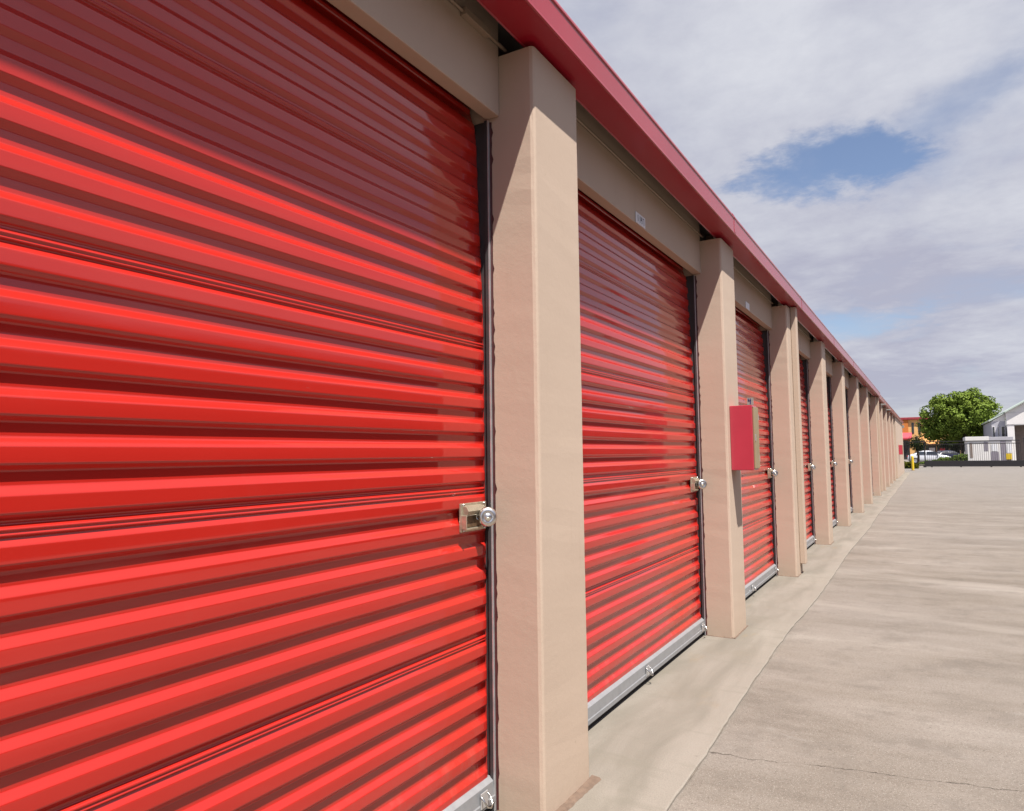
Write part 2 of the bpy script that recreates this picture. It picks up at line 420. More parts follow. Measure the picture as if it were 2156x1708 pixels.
# door curtain -------------------------------------------------------------
def door_profile():
    p = .0876; seam = [1.654 + .5265 * k for k in (2, 1, 0, -1, -2, -3)]
    def raw(z):
        # top of the sheet that holds z
        for s_ in seam:
            if z <= s_ - .010 + .0297: top = s_; # last one wins
        t = (top - .010 - z) % p if z <= top - .010 else None
        if t is not None and not (top - .010 - z) > 6 * p + .0001:
            if t < .016: d = t / .016
            elif t < .0480: d = 1
            elif t < .0600: d = 1 - (t - .0480) / .0120
            else: d = 0
        else: d = 0
        x = XV + (XC - XV) * d
        for s_ in seam:
            if s_ - .001 < z < s_ + .011: x += .0095 * min(1, (s_ + .011 - z) / .006)
            elif s_ - .0035 < z <= s_ - .001: x += .004
            elif s_ - .010 < z <= s_ - .0035: x += .0085
        if z > 1.75: x -= .035 * (z - 1.75)          # the curtain leans back toward its drum
        if z > 2.42: x -= 1.1 * (z - 2.42) ** 2
        return x
    zs = np.arange(.075, 2.60, .00125)
    xs = np.array([raw(z) for z in zs])
    k = np.array([1, 2, 3, 2, 1.]); k /= k.sum()
    xs = np.convolve(np.pad(xs, 2, mode='edge'), k, 'valid')
    # drop samples on straight stretches
    keep = [0]
    for i in range(1, len(zs) - 1):
        if abs(xs[i - 1] - 2 * xs[i] + xs[i + 1]) > 2e-5 or i % 12 == 0: keep.append(i)
    keep.append(len(zs) - 1)
    return zs[keep], xs[keep]
PZ, PX = door_profile()
LD = 2.7302 - W       # door opening width
def curtain():
    ys = sorted(set([-.0 + .03, .033, .045] + list(np.linspace(.06, LD - .034, 26)) + [LD - .024, LD - .018, LD - .012, LD - .008, LD - .004]))
    vs = []; fs = []; n = len(ys)
    for z, x in zip(PZ, PX):
        for y in ys:
            e = min(1., max(0., (LD - .006 - y) / .016)); e = e * e * (3 - 2 * e)
            e2 = min(1., max(0., (y - .03) / .012))
            w = .0007 * math.sin(y * 5.1 + z * 2.3) + .0005 * math.sin(y * 11. - z * 7.)
            lean = -.035 * max(0, z - 1.75) - 1.1 * max(0, z - 2.42) ** 2
            xx = XV + lean + (x - XV - lean) * (.12 + .88 * e * e2) + w
            vs.append((xx, y, z))
    for j in range(len(PZ) - 1):
        for i in range(n - 1): a = j * n + i; fs.append((a, a + 1, a + n + 1, a + n))
    mb = MB(); mb.add(vs, fs, 'door', True); return mb
def make_door():
    d = curtain().build('roller_door', B)
    mb = MB()      # bottom bar: angle with sloping top; black strip paints the shaded gap below
    prof = [(-.25, .121), (-.222, .117), (-.206, .106), (-.203, .060), (-.200, .056), (-.200, .036), (-.252, .034)]
    mb.prism([(a + .012, b) for a, b in prof], 'y', .015, LD - .008, 'bar'); mb.build('bottom_bar', d)
    mb = MB(); mb.box(-.245, -.212, .012, LD - .010, .002, .0335, 'gap_black'); mb.build('gap_strip', d)
    for s_ in (0, 1):
        mb = MB(); y = LD if s_ else 0.; g_ = -1 if s_ else 1
        def bx(x0, x1, a, b, z0, z1, m, bev=0): mb.box(x0, x1, min(y + g_ * a, y + g_ * b), max(y + g_ * a, y + g_ * b), z0, z1, m, bev)
        bx(-.1925, -.189, .0035, .0135, .004, 2.51, 'galv')          # bright front lip
        bx(-.310, -.193, .0012, .0028, .004, 2.51, 'dark')         # web
        bx(-.310, -.307, .0030, .045, .004, 2.51, 'dark')
        bx(-.206, -.193, .0105, .0125, .004, 2.51, 'dark')
        mb.build('guide_rail', d)
    mb = MB()      # ragged dark red paint line between guide and pillar
    rr = random.Random(4); n = 120; vs = []; fs = []
    for i in range(n + 1):
        z = .004 + 2.5 * i / n; a = .0033; b_ = rr.random() ** 6 * .007
        vs += [(-.1885, LD - a, z), (-.1835, LD - .0009, z), (-.1800 + b_, LD - .0007, z)]
    for i in range(n):
        for k in range(2): fs.append((3 * i + k, 3 * i + k + 1, 3 * i + 4 + k, 3 * i + 3 + k))
    mb.add(vs, fs, 'sealant'); mb.build('seal_line', d)
    # wire pull handle on the bottom bar
    for yy in (LD * .50, LD - .085):
        mb = MB(); mb.box(-.1885, -.184, yy - .022, yy + .022, .046, .098, 'galv', .002)
        mb.tube([(-.185, yy - .020, .088), (-.174, yy - .021, .080), (-.162, yy - .015, .058), (-.158, yy, .052), (-.162, yy + .015, .058), (-.174, yy + .021, .080), (-.185, yy + .020, .088)], .0032, 'steel', 8)
        mb.build('pull_handle', d)
    # slide latch
    y1 = LD - .022
    mb = MB()
    mb.box(-0.2125, -0.2040, y1 - .165, y1 - .005, .988, 1.086, 'brass', .002)
    mb.box(-0.2040, -0.1850, y1 - .160, y1 + .0, 1.043, 1.047, 'brass', .001)
    mb.prism([(-0.2040, 1.078), (-0.1860, 1.074), (-.178, 1.060), (-0.1860, 1.0475), (-0.2040, 1.0475)], 'y', y1 - .157, y1 - .045, 'brass')
    mb.box(-0.2042, -0.1955, y1 - .160, y1 - .05, 1.003, 1.041, 'brassdark', .001)
    mb.box(-0.2040, -0.1820, y1 - .164, y1 - .160, .998, 1.046, 'brass', .001)
    mb.box(-0.2040, -0.1880, y1 - .164, y1 - .05, .996, 1.0015, 'brass', .001)
    mb.box(-0.2000, -0.1880, y1 - .05, y1 + .012, 1.018, 1.050, 'brassdark', .002)
    for (yy, zz) in ((y1 - .150, 1.080), (y1 - .02, 1.080), (y1 - .150, .994), (y1 - .02, .994)):
        mb.lathe([(.0055, 0), (.005, .003), (.0025, .0048), (0.0001, .005)], (-0.2040, yy, zz), (1, 0, 0), 'steel', 12)
    mb.build('slide_latch', d)
    return d
d0 = make_door(); d0.location = (0, YS[0] + W, 0)
doors = [d0]
for i in range(1, len(YS) - 1):
    d = copy_tree(d0, B); d.location = (0, YS[i + 1] - LD, 0); doors.append(d)
# headers -------------------------------------------------------------------
for i in range(len(YS) - 1):
    y0, y1 = YS[i] + W, YS[i + 1]
    mb = MB(); mb.box(-.203, -.145, y0 + .001, y1 - .001, 2.516, 2.93, 'tan', .005); h = mb.build('header', B)
    mb = MB(); mb.tube([(-.134, y0 - .03, 2.785), (-.134, (y0 + y1) / 2, 2.782), (-.134, y1 + .03, 2.785)], .0065, 'conduit', 8)
    if i == 1:
        mb.box(-.1445, -.118, 1.93, 2.09, 2.768, 2.796, 'conduit', .003)
    mb.build('conduit', h)
# wall above last opening stretch
mb = MB(); mb.box(-.42, -.145, YS[-1] + W + .002, YS[-1] + W + 2.198, 0, 2.80, 'tan', .004); mb.build('recess_wall', B)
# roof edge -----------------------------------------------------------------
def roof_edge(x, dz, y0, y1, seams):
    mb = MB(); z0 = 2.772 + dz
    prof = [(-.055, z0 + .004), (-.050, z0 - .004), (-.046, z0 + .001), (x - .012, z0), (x - .006, z0 - .006), (x + .001, z0 - .004), (x, z0 + .006),
            (x, z0 + .098), (x + .005, z0 + .102), (x + .005, z0 + .108), (x - .004, z0 + .118), (x - .010, z0 + .136), (x - .030, z0 + .140), (x - .06, z0 + .134), (x - .03, z0 + .10), (x - .02, z0 + .012)]
    mb.prism(prof, 'y', y0, y1, 'fascia')
    for ys_ in seams:
        lap = [(p[0] + (.0018 if p[0] > x - .02 else 0), p[1] + (.0018 if p[1] > z0 + .11 else 0)) for p in prof[6:12]]
        lap += [(p[0] - .01, p[1] - .003) for p in prof[6:12]][::-1]
        mb.prism(lap, 'y', ys_, ys_ + .05, 'fascia')
    return mb.build('roof_edge', B)
roof_edge(.095, 0, -3.4, 22.52, [-1.2, 1.85, 4.92, 7.97, 11.0, 14.1, 17.1, 20.2])
roof_edge(.070, -.012, 22.535, 46.05, [25.6, 28.6, 31.7, 34.7, 37.8, 41, 44])
mb = MB(); mb.prism([(.045, 2.894), (.045, 2.902), (-6.2, 3.10), (-6.2, 3.09)], 'y', -3.4, 46, 'roof'); mb.build('roof_sheet', B)
mb = MB(); mb.box(-6.1, -.30, -3.3, 45.9, 2.9005, 2.905, 'inner'); mb.build('roof_deck', B)
# painted downspouts ----------------------------------------------------------
def downspout(y, x1, label):
    mb = MB(); mb.box(.0015, x1, y, y + .115, .105, 2.765, 'tan', .006)
    o = mb.build('downspout', B); o['label'] = label
downspout(YS[4] + .205, .055, 'downspout on the third pillar from the camera')
downspout(YS[9] + .20, .055, 'downspout where the roof edge steps')
# strip light housings hung under the far eave
for y in (24.0, 27.3):
    mb = MB(); mb.box(.02, .15, y, y + .10, 2.62, 2.66, 'lampg', .01); mb.tube([(.0, y + .05, 2.63), (.03, y + .05, 2.63)], .015, 'lampg'); mb.build('eave_lamp', B)
mb = MB(); mb.box(.0, .10, 45.2, 45.6, 2.50, 2.66, 'lampg', .01); mb.build('eave_lamp', B)

# ------------------------------------------------------------------ padlocks
def padlock():
    o = empty('padlock', 'x', 'padlock')
    ax = Vector((.62, -.78, .06)).normalized()
    mb = MB()
    mb.lathe([(.0001, -.013), (.020, -.013), (.0300, -.011), (.0340, -.005), (.0345, .002), (.032, .009), (.026, .0128), (.019, .0136), (.0165, .0125), (.012, .0118), (.0105, .0135), (.0001, .0138)], (0, 0, 0), ax, 'chrome', 40)
    mb.build('lock_body', o)
    mb = MB(); mb.lathe([(.0075, .0135), (.0075, .0155), (.0062, .0162), (.0001, .0158)], (0, 0, -.009), ax, 'brass', 20)
    mb.build('keyway', o)
    mb = MB(); side = ax.cross(Vector((0, 0, 1))).normalized()
    pts = [side * .012 - ax * .006 + Vector((0, 0, .014)), side * .028 - ax * .01 + Vector((0, 0, .014)), side * .037 - ax * .012 + Vector((0, 0, .004)), side * .037 - ax * .012 + Vector((0, 0, -.006)), side * .028 - ax * .008 + Vector((0, 0, -.012))]
    mb.tube(pts, .0048, 'steel', 10); mb.build('shackle', o)
    return o
lockl = ['disc padlock on the nearest roller door', 'disc padlock on the second roller door, beside the pillar with the red cabinet',
         'disc padlock on the third roller door, just below and beyond the red cabinet', 'tiny disc padlock on the fourth roller door, past the downspout', 'tiny disc padlock on the fifth roller door from the camera',
         'faint disc padlock on the sixth roller door past the pillars']
pl = padlock()
for k, lab in enumerate(lockl):
    o = pl if k == 0 else copy_tree(pl)
    o.location = (-.160, YS[2 + k] - .088, 1.036); tag(o, 'round chrome ' + lab, 'padlock', 'disc padlocks hanging on the door latches')

# ------------------------------------------------------------------ number plates
SEG = {'1': 'BC', '4': 'FGBC', '7': 'ABC', '9': 'ABCFGD', '5': 'AFGCD', '3': 'ABGCD', '8': 'ABCDEFG', '0': 'ABCDEF', '2': 'ABGED'}
def digit(mb, ch, y, z, h, w, x, mat, t=.0055):
    s = dict(A=(0, w, h - t, h), D=(0, w, 0, t), G=(0, w, h / 2 - t / 2, h / 2 + t / 2), F=(0, t, h / 2, h), E=(0, t, 0, h / 2), B=(w - t, w, h / 2, h), C=(w - t, w, 0, h / 2))
    for c in SEG[ch]:
        a, b, c0, c1 = s[c]; mb.box(x, x + .0008 + .0001 * 'ABCDEFG'.index(c), y + a, y + b, z + c0, z + c1, mat)
def plate(k, y, z, text, label):
    o = empty('unit_number_sign', label, 'sign', (-.1445, y, z), 'white unit number signs on the door headers')
    mb = MB(); mb.box(0.0005, .0045, 0, .150, 0, .060, 'white', .001); mb.build('sign_plate', o)
    if text:
        mb = MB()
        for j, ch in enumerate(text):
            digit(mb, ch, .016 + j * .031, .012, .037, .020, .0045, 'purple' if j == 3 else 'black')
        mb.build('lettering', o)
plate(0, 3.612, 2.519, '1147', 'white sign reading 1147 over the second roller door')
plate(1, 6.33, 2.519, None, 'small white number sign over the third roller door')
plate(2, 9.12, 2.519, None, 'tiny white number sign over the fourth roller door')

# ------------------------------------------------------------------ red cabinets on pillars
def cabinet(x0, y0, z0, z1, dep, wid, label, sticker):
    o = empty('wall_cabinet', label, 'cabinet', (x0, y0, z0), 'red cabinets fixed to the pillars')
    h = z1 - z0
    mb = MB(); mb.box(.0008, dep, 0, wid, 0, h, 'box', .004); mb.build('cabinet_body', o)
    mb = MB(); mb.box(dep + .0005, dep + .012, .008, wid - .004, .012, h - .012, 'boxtan', .003)
    for z in (.08, h - .08): mb.tube([(dep + .009, wid - .006, z - .02), (dep + .009, wid - .006, z + .02)], .005, 'galv', 8)
    mb.box(dep + .012, dep + .018, .014, .024, h * .45, h * .55, 'galv', .001)
    mb.build('cabinet_door', o)
    if sticker:
        mb = MB(); mb.box(dep - .030, dep + .012, .002, .006, h + .0005, h + .050, 'lampg', .0008)
        pl_ = mb.build('number_plate', o)
        mb = MB()
        for a, b_, c0, c1 in ((.012, .030, .030, .036), (.023, .029, .008, .050), (.010, .016, .028, .050), (-.020, -.015, .036, .044)):
            mb.box(dep - .034 + a, dep - .034 + b_, .0008, .0018, h + c0 * .9, h + c1 * .9, 'blue')
        mb.build('lettering', pl_)
    return o
cabinet(.0, 5.0, 1.126, 1.574, .152, .155, 'dark red metal cabinet on the second pillar', True)
cabinet(.0, 38.2, 1.05, 1.50, .16, .5, 'small far red cabinet on the plain end wall of the storage building', False)

# ------------------------------------------------------------------ building across the aisle (seen mirrored in the doors)
ob = empty('opposite_building', 'long tan storage building facing across the aisle, mirrored in the glossy doors', 'building', (8.0, -12, 0))
mb = MB(); mb.box(0, 6, 0, 50, 0, 2.95, 'oppwall', .01); mb.build('wall', ob)
mb = MB(); mb.box(-.25, 6.2, -.1, 50.1, 2.955, 3.12, 'fascia', .01); mb.build('roof', ob)
for k in range(18):
    mb = MB(); mb.box(-.012, -.002, .3 + k * 2.73, .3 + k * 2.73 + 2.35, .02, 2.4, 'oppdoor'); mb.build('roller_door', ob)

# ------------------------------------------------------------------ yellow bollard
o = empty('bollard', 'yellow safety bollard standing past the far corner of the storage building', 'bollard', (.345, 50.5, -.012))
mb = MB(); mb.lathe([(.075, 0), (.075, .82), (.070, .87), (.05, .90), (.0001, .912)], (0, 0, 0), (0, 0, 1), 'yellow', 20); mb.build('post', o)
mb = MB(); mb.lathe([(.13, 0), (.13, .012), (.075, .03)], (0, 0, 0), (0, 0, 1), 'joint', 20); mb.build('footing', o)

# ------------------------------------------------------------------ rolling gate
G = empty('sliding_gate', 'low black steel sliding gate across the end of the yard', 'gate', (0, 60, -.012))
mb = MB(); mb.box(.95, 7.05, -.03, .03, .05, .47, 'gate', .01); mb.build('bottom_panel', G)
mb = MB()
for x in (1.4, 3.2, 5.0, 6.7): mb.lathe([(.0001, -.02), (.06, -.02), (.06, .02), (.0001, .02)], (x, 0, .06), (0, 1, 0), 'gate', 16)
mb.build('wheels', G)
for z in (1.84, 1.64):
    mb = MB(); mb.box(.02 if z > 1.7 else 1.0, 6.72, -.02, .02, z, z + .05, 'gate', .004); mb.build('rail', G)
pk = None
for k in range(46):
    x = 1.16 + k * .124
    if pk is None:
        mb = MB(); mb.box(-.009, .009, -.009, .009, .46, 1.65, 'gate'); pk = mb.build('picket', G)
        pk.location = (x, 0, 0)
    else:
        c = pk.copy(); C.objects.link(c); c.parent = G; c.location = (x, 0, 0)
for x, h in ((1.0, 1.9), (6.98, 2.0), (.02, 1.88)):
    mb = MB(); mb.box(x - .04, x + .04, .05, .13, 0, h, 'gate', .004); mb.box(x - .05, x + .05, .04, .14, h, h + .03, 'gate', .006); mb.build('gate_post', G)
mb = MB(); mb.tube([(6.98, .09, 1.85), (7.5, .09, .1)], .03, 'gate', 8); mb.build('brace', G)
mb = MB(); mb.box(.6, 1.0, -.02, .02, .10, .15, 'gate'); mb.box(.6, 1.0, -.02, .02, .24, .28, 'gate'); mb.box(.86, 1.06, -.07, .07, 0, .17, 'gate', .01); mb.build('stop_bracket', G)

# ------------------------------------------------------------------ foliage
def leaves(name, mat, parent, pts, size, seed, nrm=None):
    rs = np.random.RandomState(seed); n = len(pts)
    a = rs.normal(size=(n, 3)); 
    if nrm is not None: a = a * .55 + nrm
    a /= np.linalg.norm(a, axis=1)[:, None]
    b = rs.normal(size=(n, 3)); b -= (b * a).sum(1)[:, None] * a; b /= np.linalg.norm(b, axis=1)[:, None]
    c = np.cross(a, b); s = size * rs.uniform(.6, 1.3, n)[:, None]
    P = np.stack([pts + b * s, pts + c * s * .55, pts - b * s, pts - c * s * .55], 1).reshape(-1, 3)
    me = bpy.data.meshes.new(name); me.from_pydata(P.tolist(), [], [(4 * i, 4 * i + 1, 4 * i + 2, 4 * i + 3) for i in range(n)])
    me.materials.append(M[mat]); o = bpy.data.objects.new(name, me); C.objects.link(o)
    if parent: o.parent = parent
    return o
def tree(loc, label, crown, trunk_h, seed, n, leaf='leaf', size=.12, clumps=70, name='broadleaf_tree'):
    """crown: list of (cx,cz,rx,ry,rz) lobes relative to the base"""
    T = empty(name, label, 'tree', loc); rs = np.random.RandomState(seed)
    cen = []
    vol = np.array([c[2] * c[3] * c[4] for c in crown]); vol = vol / vol.sum()
    for k in range(clumps):
        c = crown[rs.choice(len(crown), p=vol)]
        d = rs.normal(size=3); d /= np.linalg.norm(d); r_ = rs.uniform(.25, 1) ** .45
        cen.append((c[0] + d[0] * c[2] * r_, d[1] * c[3] * r_, c[1] + d[2] * c[4] * r_, rs.uniform(.45, .95)))
    cen = np.array(cen); per = n // clumps; P = []; N = []
    mid = cen[:, :3].mean(0)
    for (x, y, z, r_) in cen:
        d = rs.normal(size=(per, 3)); d /= np.linalg.norm(d, axis=1)[:, None]
        P.append(np.array([x, y, z]) + d * (r_ * rs.uniform(.55, 1.05, per) ** .6)[:, None] * np.array([1, 1, .75])); N.append(d)
    P = np.concatenate(P); N = np.concatenate(N)
    leaves('crown', leaf, T, P, size, seed + 1, N)
    mb = MB(); mb.tube([(0, 0, 0), (.05, 0, trunk_h * .5), (-.05, .05, trunk_h), (0, 0, trunk_h + 1)], [.20 * size / .12, .16 * size / .12, .13 * size / .12, .08], 'bark', 10); mb.build('trunk', T)
    for k in range(0, clumps, 4):
        x, y, z, _ = cen[k]
        if z < trunk_h: continue
        mb = MB(); q = Vector((x, y, z)); s_ = Vector((0, 0, trunk_h * .9))
        mb.tube([s_, s_.lerp(q, .5) + Vector((0, 0, .25)), q], [.07, .045, .02], 'bark', 6); mb.build('limb', T)
    return T
tree((4.2, 85, -.012), 'full round green tree beyond the gate, beside the amber building',
     [(-1.5, 4.7, 1.7, 2.2, 2.0), (1.1, 4.9, 1.9, 2.2, 2.2), (-.2, 4.5, 2.2, 2.5, 2.3), (-2.35, 3.5, 1.05, 1.5, 1.15), (2.35, 4.3, .95, 1.5, 1.7), (1.35, 6.6, .7, .8, .6), (.2, 3.0, 2.5, 2.0, .7)], 2.2, 11, 42000, 'leaf', .12, 170)
T2 = tree((.44, 70, -.012), 'small dark lollipop shaped tree between the white car and the amber building', [(0, 1.78, .27, .27, .34)], 1.45, 5, 1500, 'leafd', .07, 14, 'ornamental_tree')
tree((5.4, 100, -.012), 'low dark tree mass in shade behind the round green tree', [(-1.2, 2.1, 1.6, 1.2, .9), (.8, 2.3, 1.5, 1.2, 1.0)], 1.2, 31, 6000, 'leafd', .12, 40, 'background_tree')
def hedge(name, loc, label, cat, dims, n, mat, seed, wedge=True, size=.05):
    T = empty(name, label, cat, loc); rs = np.random.RandomState(seed); L, Dp, H0, H1 = dims
    x = rs.uniform(0, L, n); t = x / L; H = H0 + (H1 - H0) * (t ** .8) + .05 * np.sin(x * 5) + .04 * np.sin(x * 13 + 1)
    y = rs.uniform(0, Dp, n); z = H * rs.uniform(0, 1, n) ** .4 * (1 - .25 * np.abs(y / Dp * 2 - 1) ** 3)
    leaves('foliage', mat, T, np.stack([x, y, z], 1), size, seed)
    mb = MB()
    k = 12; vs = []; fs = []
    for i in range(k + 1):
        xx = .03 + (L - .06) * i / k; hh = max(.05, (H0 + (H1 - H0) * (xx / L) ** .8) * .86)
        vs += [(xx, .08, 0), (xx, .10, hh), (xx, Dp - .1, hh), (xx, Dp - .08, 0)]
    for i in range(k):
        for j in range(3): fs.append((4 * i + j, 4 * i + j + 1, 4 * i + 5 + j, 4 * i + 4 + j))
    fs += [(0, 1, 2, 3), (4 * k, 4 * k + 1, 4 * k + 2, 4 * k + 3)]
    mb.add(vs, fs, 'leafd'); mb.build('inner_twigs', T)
    return T
hedge('low_hedge', (.55, 66, -.012), 'low green hedge rising to the right behind the black gate', 'hedge', (3.35, .9, .18, .95), 9000, 'leafh', 3)
hedge('bush', (-.35, 55.5, -.012), 'round yellow green bush behind the yellow bollard', 'bush', (.98, .7, .46, .40), 2600, 'leafy', 9, size=.045)

# ------------------------------------------------------------------ cars
def car(loc, rz, scale, paint, label):
    A = empty('parked_car', label, 'car', loc, None, rz); A.scale = (scale,) * 3
    # side outline (x forward), lofted over half widths
    sta = [(-2.15, .42, .62, .62), (-2.12, .30, .92, .92), (-1.75, .22, 1.0, 1.02), (-1.35, .20, 1.02, 1.18), (-.95, .2, 1.0, 1.38), (-.4, .2, .98, 1.45), (.15, .2, .97, 1.44), (.6, .2, .95, 1.30), (1.05, .2, .93, 1.03), (1.25, .2, .92, .93), (1.8, .22, .82, .82), (2.1, .28, .68, .68), (2.2, .40, .52, .52)]
    hw = [.70, .80, .86, .88, .89, .89, .89, .88, .88, .87, .84, .76, .62]
    mb = MB(); vs = []; fs = []
    for (x, zb, zw, zt), w in zip(sta, hw):
        rw = w * .72 if zt > zw + .02 else w * .9
        ring = [(x, -w * .92, zb), (x, -w, zb + .15), (x, -w, (zb + zw) / 2 + .05), (x, -w * .97, zw), (x, -rw, zt - .02 if zt > zw + .02 else zt), (x, -rw * .7, zt + .015), (x, rw * .7, zt + .015), (x, rw, zt - .02 if zt > zw + .02 else zt), (x, w * .97, zw), (x, w, (zb + zw) / 2 + .05), (x, w, zb + .15), (x, w * .92, zb)]
        vs += ring
    k = 12
    for i in range(len(sta) - 1):
        for j in range(k): fs.append((i * k + j, i * k + (j + 1) % k, (i + 1) * k + (j + 1) % k, (i + 1) * k + j))
    fs += [tuple(range(k)), tuple(range((len(sta) - 1) * k, len(sta) * k))]
    mb.add(vs, fs, paint, True); body = mb.build('body', A)
    sub = body.modifiers.new('s', 'SUBSURF'); sub.levels = 1; sub.render_levels = 1
    # side windows as slightly proud panes
    for sg in (-1, 1):
        for (xa, xb, xc, xd) in ((-1.25, -.92, -.32, -.32), (-.26, -.26, .52, .95)):
            mb = MB(); y0, y1 = .885 * sg, .675 * sg
            mb.add([(xa, y0, 1.02), (xb, y1, 1.32), (xc, y1, 1.34), (xd, y0, 1.0), (xa, y0 - .02 * sg, 1.02), (xb, y1 - .02 * sg, 1.32), (xc, y1 - .02 * sg, 1.34), (xd, y0 - .02 * sg, 1.0)],
                   [(0, 1, 2, 3), (7, 6, 5, 4), (0, 4, 5, 1), (1, 5, 6, 2), (2, 6, 7, 3), (3, 7, 4, 0)], 'glass'); mb.build('side_window', A)
        mb = MB(); mb.box(.78, .92, min(.88 * sg, 1.0 * sg), max(.88 * sg, 1.0 * sg), .96, 1.06, paint, .02); mb.build('wing_mirror', A)
        mb = MB(); mb.box(1.95, 2.12, min(.5 * sg, .74 * sg), max(.5 * sg, .74 * sg), .60, .70, 'head', .02); mb.build('headlight', A)
        mb = MB(); mb.box(-2.17, -2.06, min(.5 * sg, .76 * sg), max(.5 * sg, .76 * sg), .74, .88, 'tail', .02); mb.build('tail_lamp', A)
        for xw in (-1.35, 1.35):
            mb = MB(); mb.lathe([(.20, -.10), (.30, -.10), (.33, -.07), (.33, .07), (.30, .10), (.20, .10)], (xw, .80 * sg, .33), (0, 1, 0), 'tyre', 24); w_ = mb.build('wheel', A)
            mb = MB(); mb.lathe([(.0001, .085), (.06, .09), (.19, .08), (.21, .102), (.22, .09)], (xw, .80 * sg, .33), (0, sg, 0), 'alloy', 24); mb.build('rim', w_)
    for (x0, z0, x1, z1, nm) in ((.62, 1.31, 1.10, 1.03, 'windscreen'), (-1.0, 1.38, -1.55, 1.10, 'rear_window')):
        mb = MB(); off = .03
        mb.add([(x0, -.58, z0 + off), (x0, .58, z0 + off), (x1, .72, z1 + off), (x1, -.72, z1 + off), (x0, -.58, z0 + off - .03), (x0, .58, z0 + off - .03), (x1, .72, z1 + off - .03), (x1, -.72, z1 + off - .03)],
               [(0, 1, 2, 3), (7, 6, 5, 4), (0, 4, 5, 1), (1, 5, 6, 2), (2, 6, 7, 3), (3, 7, 4, 0)], 'glass'); mb.build(nm, A)
    return A
car((1.30, 77, -.012), 0, .84, 'carw', 'white sedan parked side on behind the hedge and bollard')
car((3.2, 94, -.012), R(20), .82, 'carb', 'dark blue car parked in the shade of the round tree')

# ------------------------------------------------------------------ amber shop building
A = empty('shop_building', 'amber and orange two storey shop building with red roof trim', 'building', (0, 110, -.012))
mb = MB(); mb.box(-.95, 5.2, 0, 12, 0, 5.40, 'amber', .02); mb.build('wall', A)
mb = MB(); mb.box(-9, -.951, -.15, 12, 0, 5.40, 'orange', .02); mb.build('corner_wall', A)
mb = MB(); mb.box(-9.1, 5.35, -.30, 12.2, 5.402, 5.72, 'trim', .03); mb.build('roof', A)
for x in (-.40, .36, 1.12, 1.88):
    mb = MB(); mb.box(x - .14, x + .14, -.03, -.002, 3.50, 4.98, 'frame'); w_ = mb.build('window', A)
    mb = MB(); mb.box(x - .10, x + .10, -.045, -.0305, 3.55, 4.93, 'glass'); mb.build('pane', w_)
mb = MB(); mb.prism([(-1.0, 2.75), (-1.0, 2.95), (-.16, 3.65), (-.16, 2.75)], 'x', -2.2, -.55, 'awn'); mb.build('awning', A)
mb = MB(); mb.prism([(-1.6, 2.0), (-1.6, 2.12), (-.004, 3.0), (-.004, 2.0)], 'x', .35, 5.0, 'awno'); mb.build('canopy', A)
mb = MB(); mb.box(-1.9, -1.0, -.19, -.155, 0, 2.6, 'shop'); mb.build('door', A)
for x0, x1 in ((.0, .9), (1.0, 2.2), (2.3, 3.6), (3.7, 4.9)):
    mb = MB(); mb.box(x0, x1, -.05, -.006, .5, 1.9, 'frame'); w_ = mb.build('window', A)
    mb = MB(); mb.box(x0 + .06, x1 - .06, -.07, -.052, .56, 1.84, 'shop'); mb.build('pane', w_)
mb = MB(); mb.box(1.35, 2.05, -.09, -.072, 1.0, 1.55, 'white'); mb.build('notice', A)
mb = MB(); mb.box(2.6, 3.2, -.09, -.072, 1.0, 1.5, 'awn'); mb.build('notice', A)

# ------------------------------------------------------------------ white cabin behind the gate
K = empty('site_cabin', 'low white cabin with notices on its side behind the black gate', 'cabin', (0, 68, -.012))
mb = MB(); mb.box(3.95, 6.95, 0, 4, .10, 1.95, 'whitewall', .01); mb.build('wall', K)
mb = MB(); mb.box(3.85, 5.45, -.08, 4.1, 1.952, 2.28, 'whitewall', .02); mb.box(5.452, 7.05, -.06, 4.1, 1.952, 2.24, 'greywall', .02); mb.build('roof', K)
for x0, x1, z0, z1, m in ((5.10, 5.38, 1.15, 1.85, 'mauve'), (5.55, 6.05, .12, 1.05, 'mauve'), (6.20, 6.55, .12, 1.90, 'mauve'), (4.15, 4.32, .6, 1.8, 'tanwall')):
    mb = MB(); mb.box(x0, x1, -.02, -.002, z0, z1, m); mb.build('door' if z1 - z0 > 1.5 else 'panel', K)
for x0, x1, z0, z1 in ((5.60, 6.0, 1.10, 1.70), (6.58, 6.92, .95, 1.70)):
    mb = MB(); mb.box(x0, x1, -.03, -.0205, z0, z1, 'white'); mb.build('notice', K)
mb = MB(); mb.box(3.95, 6.95, .1, 3.9, 0, .098, 'dark'); mb.build('skirt', K)
o = empty('crate', 'yellow plastic crate standing in front of the white cabin', 'crate', (6.42, 66.6, -.012))
mb = MB(); mb.box(0, .36, 0, .4, .45, .90, 'yellow', .02)
mb.build('crate_body', o)
mb = MB(); mb.box(.03, .33, .03, .37, 0, .45, 'tanwall', .01); mb.build('stand', o)

